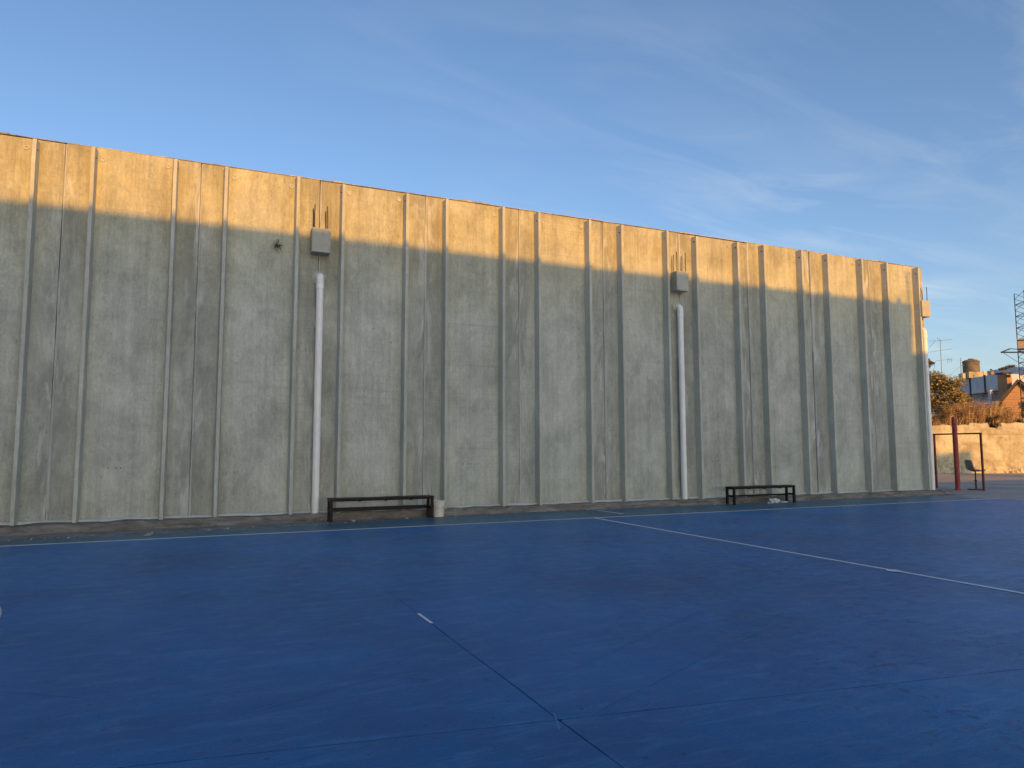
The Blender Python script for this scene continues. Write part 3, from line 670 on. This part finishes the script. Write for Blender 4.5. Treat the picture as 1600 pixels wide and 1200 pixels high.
def slabquad(m, a, b, z0, z1, th, mi=0):
    """upright slab between plan points a and b, thickness th away from the viewer"""
    d = (b - a); d.z = 0; nn = Vector((-d.y, d.x, 0)).normalized() * th
    if nn.dot(FH) < 0: nn = -nn
    vs = [Vector((p.x, p.y, z)) for z in (z0, z1) for p in (a, b, b + nn, a + nn)]
    m.add(vs, [(0,3,2,1),(4,5,6,7),(0,1,5,4),(1,2,6,5),(2,3,7,6),(3,0,4,7)], mi)
# pale house: overhanging upper block, recessed lower wall. It turns away from the sun, so its face stands in shade.
hA, hB_ = 66.0, 60.0
a, b = W(1488, 600, hA), W(1562, 600, hB_)
ph = thing('pale_house', 'pale bluish flat roofed house with a round window behind the reeds', 'building', ((a.x+b.x)/2, (a.y+b.y)/2, 0))
zt = (W(1488, 594, hA).z + W(1562, 585, hB_).z) / 2; zm = (W(1520, 613, 63).z)
sl = MB(); vs_ = (b - a)
m = MB(); slabquad(m, a, b, zm, zt, 5.0); m.build('upper_block', M_LIME, ph)
bk_ = FH * .9
m = MB(); slabquad(m, a + bk_, b + bk_ + RT0 * 1.5, 0, zm - .003, 4.0); m.build('lower_wall', M_LIME, ph)
m = MB(); slabquad(m, a - FH * .05 - RT0 * .05, b - FH * .05 + RT0 * .05, zm - .10, zm + .03, .3); m.build('floor_band', M_LIME, ph)
for px, nm in ((1517, 'drain_strip'), (1540, 'drain_strip')):
    t_ = (px - 1488) / 74; p = a.lerp(b, t_) - FH * .07; MB().tube([(p.x, p.y, zm - .3), (p.x, p.y, zt + .1)], .09, 8).build(nm, M_ROOF, ph)
p = a.lerp(b, (1528.5 - 1488) / 74) + bk_ - FH * .25
cen = W(1528.5, 617.5, (p - CAM).dot(FH)); n = 24; nrm = (b - a).normalized(); 
fro = [cen + nrm * .34 * math.cos(2*math.pi*q/n) + Vector((0, 0, .34 * math.sin(2*math.pi*q/n))) for q in range(n)]
wnd = MB().add(fro + [v + FH * .3 for v in fro], [tuple(range(n)), tuple(range(n, 2*n))[::-1]] + [(q, (q+1) % n, n+(q+1) % n, n+q) for q in range(n)]).build('round_window', M_GLASS, ph)
big = [cen - FH * .03 + nrm * .42 * math.cos(2*math.pi*q/n) + Vector((0, 0, .42 * math.sin(2*math.pi*q/n))) for q in range(n)]; inn = [v - FH * .03 for v in fro]
MB().add(big + inn, [(q, (q+1) % n, n+(q+1) % n, n+q) for q in range(n)]).build('window_frame', M_LIME, wnd)
# balcony rail
r0, r1_ = W(1549, 627, 59), W(1568, 627, 58)
for i in range(9):
    p = r0.lerp(r1_, i / 8); MB().tube([p, p + Vector((0, 0, .85))], .025, 6).build('baluster', M_ROOF, ph)
MB().tube([r0 + Vector((0, 0, .85)), r1_ + Vector((0, 0, .85))], .035, 6).build('handrail', M_ROOF, ph)
MB().obox((r0 + r1_) / 2 + FH * .8 + Vector((0, 0, -.12)), (r1_ - r0) * .6, FH * .9, (0, 0, .1)).build('balcony_slab', M_LIME, ph)
MB().obox(W(1548.5, 628, 59) + Vector((0, 0, .25)), RT0 * .12, FH * .12, (0, 0, .75)).build('balcony_pier', M_LIME, ph)
# right-hand pale house
a2, b2 = W(1578, 600, 64), W(1660, 600, 58)
p2 = thing('pale_house', 'pale house wall rising behind the brick chimney', 'building', ((a2.x+b2.x)/2, (a2.y+b2.y)/2, 0))
m = MB(); slabquad(m, a2, b2, 0, (W(1578, 581.5, 64).z), 6.0); m.build('wall', M_LIME, p2)
MB().obox((a2 + b2) / 2 + FH * 3 + Vector((0, 0, W(1578, 581.5, 64).z - ((a2 + b2) / 2).z + .08)), (b2 - a2) * .51, FH * 3.2, (0, 0, .07)).build('parapet_cap', M_LIME, p2)
# brick house with gable and chimney
hg = 52.0; s = PXM(hg)
VD = (W(1592, 690, hg) - CAM); VD.z = 0; VD.normalize(); gb = W(1592, 690, hg); bh = thing('brick_house', 'sunlit orange brick gable house at the right edge', 'building', (gb.x, gb.y, 0))
pl = W(1566, 628, hg); pa = W(1592, 597.5, hg); pr_ = W(1622, 628, hg)
m = MB(); f_ = [Vector((pl.x, pl.y, 0)), Vector((pr_.x, pr_.y, 0)), pr_, pa, pl]; m.add(f_ + [v + VD * 7 for v in f_], [(0,1,2,3,4), (9,8,7,6,5)] + [(i, (i+1) % 5, 5+(i+1) % 5, 5+i) for i in range(5)])
m.build('gable_wall', M_BRICK, bh, (gb.x, gb.y, 0))
for (A_, B_) in ((pl, pa), (pr_, pa)):
    e = (B_ - A_); ln = e.length; e.normalize(); up_ = RT0.cross(e); up_ = up_ if up_.z > 0 else -up_
    up_ = (e.cross(FH)); up_ = up_ if up_.z > 0 else -up_
    MB().obox((A_ + B_) / 2 - e * .2 + up_ * .13 + VD * 3.4, e * (ln / 2 + .3), VD * 3.75, up_ * .10).build('roof_slope', M_ROOF, bh)
cpx0, cpx1 = 1569, 1581
cb0, cb1 = W(cpx0, 600, hg + 1.5), W(cpx1, 600, hg + 1.5); ctop = W(1575, 584, hg + 1.5).z; cw = (cb1 - cb0)
cc = (cb0 + cb1) / 2 + FH * .35
chm = MB().box(-.28, .28, -.35, .35, 2.2, ctop).build('chimney', M_BRICK, bh)
chm.location = Vector((cc.x, cc.y, 0)) - world_loc(bh); chm.rotation_euler.z = -YAW + R(24)
MB().obox((cc.x, cc.y, ctop + .06), RT0 * .40, FH * .42, (0, 0, .055)).build('chimney_cap', M_ROOF, bh)
MB().obox((cc.x - FH.x*.42, cc.y - FH.y*.42, ctop - .18), RT0 * .16, FH * .03, (0, 0, .09)).build('flue_opening', M_HOLE, bh)
m = MB(); bs0, bs1 = W(1564, 624, hg + 1.2), W(1582, 604, hg + 1.2)
m.add([bs0, bs0 + Vector((0, 0, -2.5)), bs1 + Vector((0, 0, -2.5)), bs1] + [v + FH * .3 for v in (bs0, bs0 + Vector((0, 0, -2.5)), bs1 + Vector((0, 0, -2.5)), bs1)], [(0,1,2,3),(4,7,6,5),(0,3,7,4),(1,5,6,2),(0,4,5,1),(3,2,6,7)])
m.build('stepped_parapet', M_BRICK, bh)
# weeds on the chimney
rnd = random.Random(3); cw_ = thing('chimney_weeds', 'dark clump of weeds on top of the brick chimney', 'plant', (cc.x, cc.y, ctop + .11))
m = MB()
for i in range(5): leafs(m, W(1566 + 4.2 * i, 577 - 1.6 * i + (2 if i > 3 else 0), hg + 1.5), .24, 70, .07, rnd, (1.3, 1, .5), .5)
m.build('leaves', [M_GR1, M_ST2], cw_)
# water tank on the pale house
tkc = W(1518.5, 591, 64); tk = thing('water_tank', 'round brownish water tank standing on the pale house roof', 'tank', (tkc.x, tkc.y, zt))
M_TANK = simple('fibre cement', (.17, .14, .10), .85, .35, 1.6)
zt0 = zt + .55; rt_ = 11.6 * PXM(64)
MB().lathe([(rt_*.96, zt0), (rt_, zt0 + .05), (rt_*1.0, zt0 + .92), (rt_*1.05, zt0 + .94), (rt_*1.05, zt0 + 1.0), (rt_*.75, zt0 + 1.12), (rt_*.30, zt0 + 1.2), (rt_*.30, zt0 + 1.26), (.02, zt0 + 1.27)], (tkc.x, tkc.y, 0), 28).build('drum', M_TANK, tk, smooth=True)
MB().obox((tkc.x, tkc.y, zt + .28), RT0 * .62, FH * .6, (0, 0, .275)).build('stand', M_BW, tk)
for dx, hz in ((1.05, .62), (-.85, .45)):
    MB().obox((tkc.x + RT0.x * dx, tkc.y + RT0.y * dx, zt + hz / 2), RT0 * .16, FH * .3, (0, 0, hz / 2)).build('pier', M_BW, tk)
# roof vent
vp = W(1549, 586, 62); vt = thing('roof_vent', 'small clay vent pot on the pale house parapet', 'vent', (vp.x, vp.y, zt))
MB().lathe([(.12, zt), (.12, zt + .10), (.19, zt + .28), (.20, zt + .40), (.10, zt + .42)], (vp.x, vp.y, 0), 12).build('pot', M_BRICK, vt)
MB().lathe([(.03, zt + .40), (.03, zt + .55), (.13, zt + .60), (.02, zt + .66)], (vp.x, vp.y, 0), 10).build('cowl', M_ROOF, vt)
# aerials
M_AL = simple('aluminium tube', (.20, .20, .20), .5, .2, 8)
def bar(m, p0, p1, r=.018): m.tube([p0, p1], r, 6)
ha = 56.0; at_ = W(1471.5, 590, ha); an = thing('tv_antenna', 'tall rooftop television antenna left of the water tank', 'antenna', (at_.x, at_.y, 4.0))
mast_t = W(1469, 532, ha); MB().tube([(at_.x, at_.y, 3.0), (mast_t.x, mast_t.y, mast_t.z)], .026, 6).build('mast', M_AL, an)
for (p0, p1) in (((1451, 533), (1488, 530.5)), ((1449.5, 550.5), (1488, 545)), ((1464, 528), (1472, 533)), ((1452, 543), (1462, 532)), ((1462, 564), (1488, 561)), ((1481, 560), (1481, 567)), ((1484, 560), (1484, 566)), ((1487, 560), (1487, 566))):
    m = MB(); bar(m, W(*p0, ha), W(*p1, ha), .016); m.build('element', M_AL, an)
h2 = 63.0; a0 = W(1502, 592, h2); an2 = thing('roof_mast', 'thin bare mast with stay wire beside the water tank', 'antenna', (a0.x, a0.y, zt))
t0 = W(1501, 559, h2); MB().tube([(a0.x, a0.y, zt - .1), t0], .03, 6).build('mast', M_AL, an2)
MB().tube([W(1502, 571, h2), W(1483, 588, h2)], .012, 5).build('stay_wire', M_AL, an2)
MB().tube([W(1502, 571, h2), W(1507, 571, h2)], .02, 5).build('arm', M_AL, an2)
m = MB()
# lattice tower
M_TWR = simple('tower steel', (.045, .05, .058), .6, .3, 4)
ht = 48.0; tb = W(1610, 690, ht); tw = thing('lattice_tower', 'tall steel lattice mast cut by the right edge of the picture', 'tower', (tb.x, tb.y, 0))
tz = W(1586, 454, ht).z; wdt = .95
cx_ = W(1598.6, 690, ht) + RT0 * (wdt / 2 + .74) + FH * wdt / 2; cx_.z = 0
legs = [cx_ + RT0 * i * wdt / 2 + FH * j * wdt / 2 for i, j in ((-1,-1),(1,-1),(1,1),(-1,1))]
for l in legs: MB().tube([l, l + Vector((0, 0, tz + random.uniform(-.1, .2)))], .034, 6).build('leg', M_TWR, tw)
nb = 30; st_ = tz / nb
for fi in range(4):
    A_, B_ = legs[fi], legs[(fi + 1) % 4]
    for q in range(nb):
        z0, z1 = Vector((0, 0, q * st_)), Vector((0, 0, (q + 1) * st_))
        p, r_ = (A_ + z0, B_ + z1) if q % 2 else (B_ + z0, A_ + z1)
        MB().tube([p, r_], .016, 4).build('brace', M_TWR, tw)
        if q % 2 == 0: MB().tube([A_ + z0, B_ + z0], .016, 4).build('brace', M_TWR, tw)
M_CAB = simple('tan cabinet', (.42, .34, .24), .6, .15, 3)
pz0, pz1 = W(1590, 545.5, ht).z, W(1590, 531.5, ht).z
VT = (W(1598, 540, ht) - CAM); VT.z = 0; VT.normalize(); VS = Vector((VT.y, -VT.x, 0))
cc_ = W(1589.5, 540, ht); cc_ = Vector((cc_.x, cc_.y, 0)) + VS * .62 + VT * .4
MB().obox((cc_.x, cc_.y, pz0 * .55 + pz1 * .45), VS * .60, VT * .5, (0, 0, (pz1 - pz0) * .42)).build('cabinet', M_CAB, tw, bevel=.01)
MB().obox((cc_.x, cc_.y, pz1 + .03), VS * .63, VT * .53, (0, 0, .04)).build('cabinet_lid', M_CAB, tw)
zb_ = W(1580, 550.5, ht).z
e0 = legs[0] + Vector((0, 0, zb_)); tip = W(1564, 550.5, ht)
m = MB(); bar(m, e0 + RT0 * wdt, tip, .055); m.build('boom', M_TWR, tw)
m = MB(); bar(m, tip, W(1578, 545, ht), .045); m.build('boom', M_TWR, tw)
m = MB(); bar(m, W(1578, 545, ht), e0 + RT0 * wdt + Vector((0, 0, .12)), .03); m.build('boom', M_TWR, tw)
m = MB(); bar(m, W(1567, 551, ht), W(1594, 568, ht), .014); m.build('boom_stay', M_TWR, tw)

# ------------------------------------------------------------------ unseen roofs added behind the viewer, shaped to shade court and wall
M_BACK = simple('shade blocker render', (.50, .49, .46), .9, .12, .6)
te = math.tan(SUN_EL) / math.cos(SUN_AZ)
CY = -7.8
H1 = 6.40 + (D - CY) * te
SX = (D - CY) * math.tan(SUN_AZ)
X1 = 21.98 + SX
bb = thing('shade_roof', 'tall unseen open roof behind the viewer, shaped to shade court and wall', 'building', (0, CY, 0))  # open form made up to stop the sun yet let sky light reach the wall
M_SHEET = simple('shade roof sheeting', (.50, .51, .50), .6, .12, .6)
YR = 2.6 - H1 / te
MB().box(-14, X1, YR, CY, H1 - .25, H1).build('roof', M_SHEET, bb)
for x in (-13.5, -2, 10, 21):
    for y in (CY - .6, (CY + YR) / 2, YR + .6):
        MB().box(x - .2, x + .2, y - .2, y + .2, 0, H1 - .252).build('column', M_BACK, bb)  # column of the added shade roof
m = MB(); xs_ = X1 - .62
m.add([(xs_ - .16, CY - .5, H1 - .05), (xs_ + .16, CY - .5, H1 - .05), (xs_ + .16, CY - .1, H1 - .05), (xs_ - .16, CY - .1, H1 - .05), (xs_ - .05, CY - .4, H1 + .27), (xs_ + .05, CY - .4, H1 + .27), (xs_ + .05, CY - .2, H1 + .27), (xs_ - .05, CY - .2, H1 + .27)], [(0,3,2,1),(4,5,6,7),(0,1,5,4),(1,2,6,5),(2,3,7,6),(3,0,4,7)])
m.build('shadow_stub', M_BACK, bb)  # stub added to cast the small bump in the wall's shadow edge
MB().tube([(X1 - .16, CY - .2, H1 - .3), (X1 - .16, CY - .2, H1 + 1.15)], .045, 8).build('roof_mast', M_TWR, bb)  # mast added on the unseen shade roof
lb = thing('shade_roof_low', 'unseen lower stepped roofs added behind the viewer to shade the right end', 'building', (30, CY, 0))  # added out of view; heights set by where shade ends at the right
for xa, xb, h in ((X1 - .6, 24.4, 4.7 + (D - CY) * te), (23.8, 31.0, 3.0 + (D - CY) * te), (30.4, 40.2, (21.5 - CY) * te), (39.602, 42.6, 1.3 + (28 - CY) * te)):
    yr = 12.0 - h / te
    MB().box(xa, xb, yr, CY, h - .2, h).build('roof', M_SHEET, lb)
    for y in (CY - .5, yr + .5):
        MB().box(xa + .3, xa + .6, y - .15, y + .15, 0, h - .202).build('column', M_BACK, lb)  # column of the added low shade roofs

nb_ = thing('side_blocker', 'plain unseen block added beyond the left edge to darken rib sides', 'building', (-22, 3, 0))  # added out of view to cut light on the left-facing rib sides
MB().box(-27, -18, -9, 15.6, 0, 8.2).build('blocker_walls', M_BACK, nb_)
MB().box(-27.3, -17.7, -9.3, 15.9, 8.202, 8.45).build('roof', M_ROOF, nb_)  # top of the added side blocker
# grit and dry leaves blown against the footing
rnd = random.Random(77); m = MB()
for i in range(900):
    x = rnd.uniform(-5, 23.0); y = blue_edge(x) + abs(rnd.gauss(0, .16)) - .10; y = min(y, 15.95); sz = rnd.uniform(.006, .022) * (1.8 if rnd.random() < .12 else 1)
    a = rnd.uniform(0, 6.28); ux, uy = math.cos(a) * sz, math.sin(a) * sz; zb0 = .012
    m.add([(x - ux, y - uy, zb0), (x + uy * .7, y - ux * .7, zb0), (x + ux, y + uy, zb0), (x - uy * .7, y + ux * .7, zb0), (x, y, zb0 + sz * .8)], [(0, 1, 4), (1, 2, 4), (2, 3, 4), (3, 0, 4), (3, 2, 1, 0)], rnd.choice((0, 0, 1, 2)))
gt = m.build('grit', [M_PLINTH, M_STONE, M_ST2]); gt['kind'] = 'stuff'; gt['label'] = 'grit and dry leaves lying along the foot of the wall'; gt['category'] = 'grit'

# football just entering the picture at the left edge: 32 stitched panels with sunk seams
bp = GP(-23.5, 984); br_ = .112
bm = bmesh.new(); bmesh.ops.create_icosphere(bm, subdivisions=1, radius=1)
ev = []
for e in bm.edges: ev += [(e.verts[0].co * 2 + e.verts[1].co) / 3, (e.verts[1].co * 2 + e.verts[0].co) / 3]
bm.free()
bm = bmesh.new()
for v in ev: bm.verts.new(v.normalized())
bmesh.ops.convex_hull(bm, input=bm.verts[:]); bmesh.ops.dissolve_limit(bm, angle_limit=R(3), verts=bm.verts[:], edges=bm.edges[:])
ball = thing('football', 'white football cut off by the left edge of the picture', 'ball', (bp.x, bp.y, .020))
M_BALL = simple('ball leather', (.74, .75, .74), .45, .08, 6, .4); M_BALLD = simple('ball dark panel', (.05, .05, .055), .45, .1, 6, .4); cen_ = Vector((bp.x, bp.y, .020 + br_))
MB().lathe([(max(.001, br_ * .965 * math.sin(a)), -br_ * .965 * math.cos(a)) for a in [math.pi * i / 16 for i in range(17)]], cen_, 24).build('bladder', M_DARK, ball, smooth=True)
for f in bm.faces:
    c = f.calc_center_median(); pts = [c.lerp(v.co, .95) for v in f.verts]; n = len(pts); m = MB(); vs = [c.normalized()]; rings = 4
    for r_ in range(1, rings + 1): vs += [(c.lerp(pts[a].lerp(pts[(a + 1) % n], t / 3), r_ / rings)).normalized() for a in range(n) for t in range(3)]
    k3 = n * 3; fs = [(0, 1 + a, 1 + (a + 1) % k3) for a in range(k3)] + [(1 + (r_-1)*k3 + a, 1 + r_*k3 + a, 1 + r_*k3 + (a+1) % k3, 1 + (r_-1)*k3 + (a+1) % k3) for r_ in range(1, rings) for a in range(k3)]
    m.add([cen_ + v * br_ for v in vs], fs); m.build('panel', M_BALL, ball, smooth=True)
bm.free()
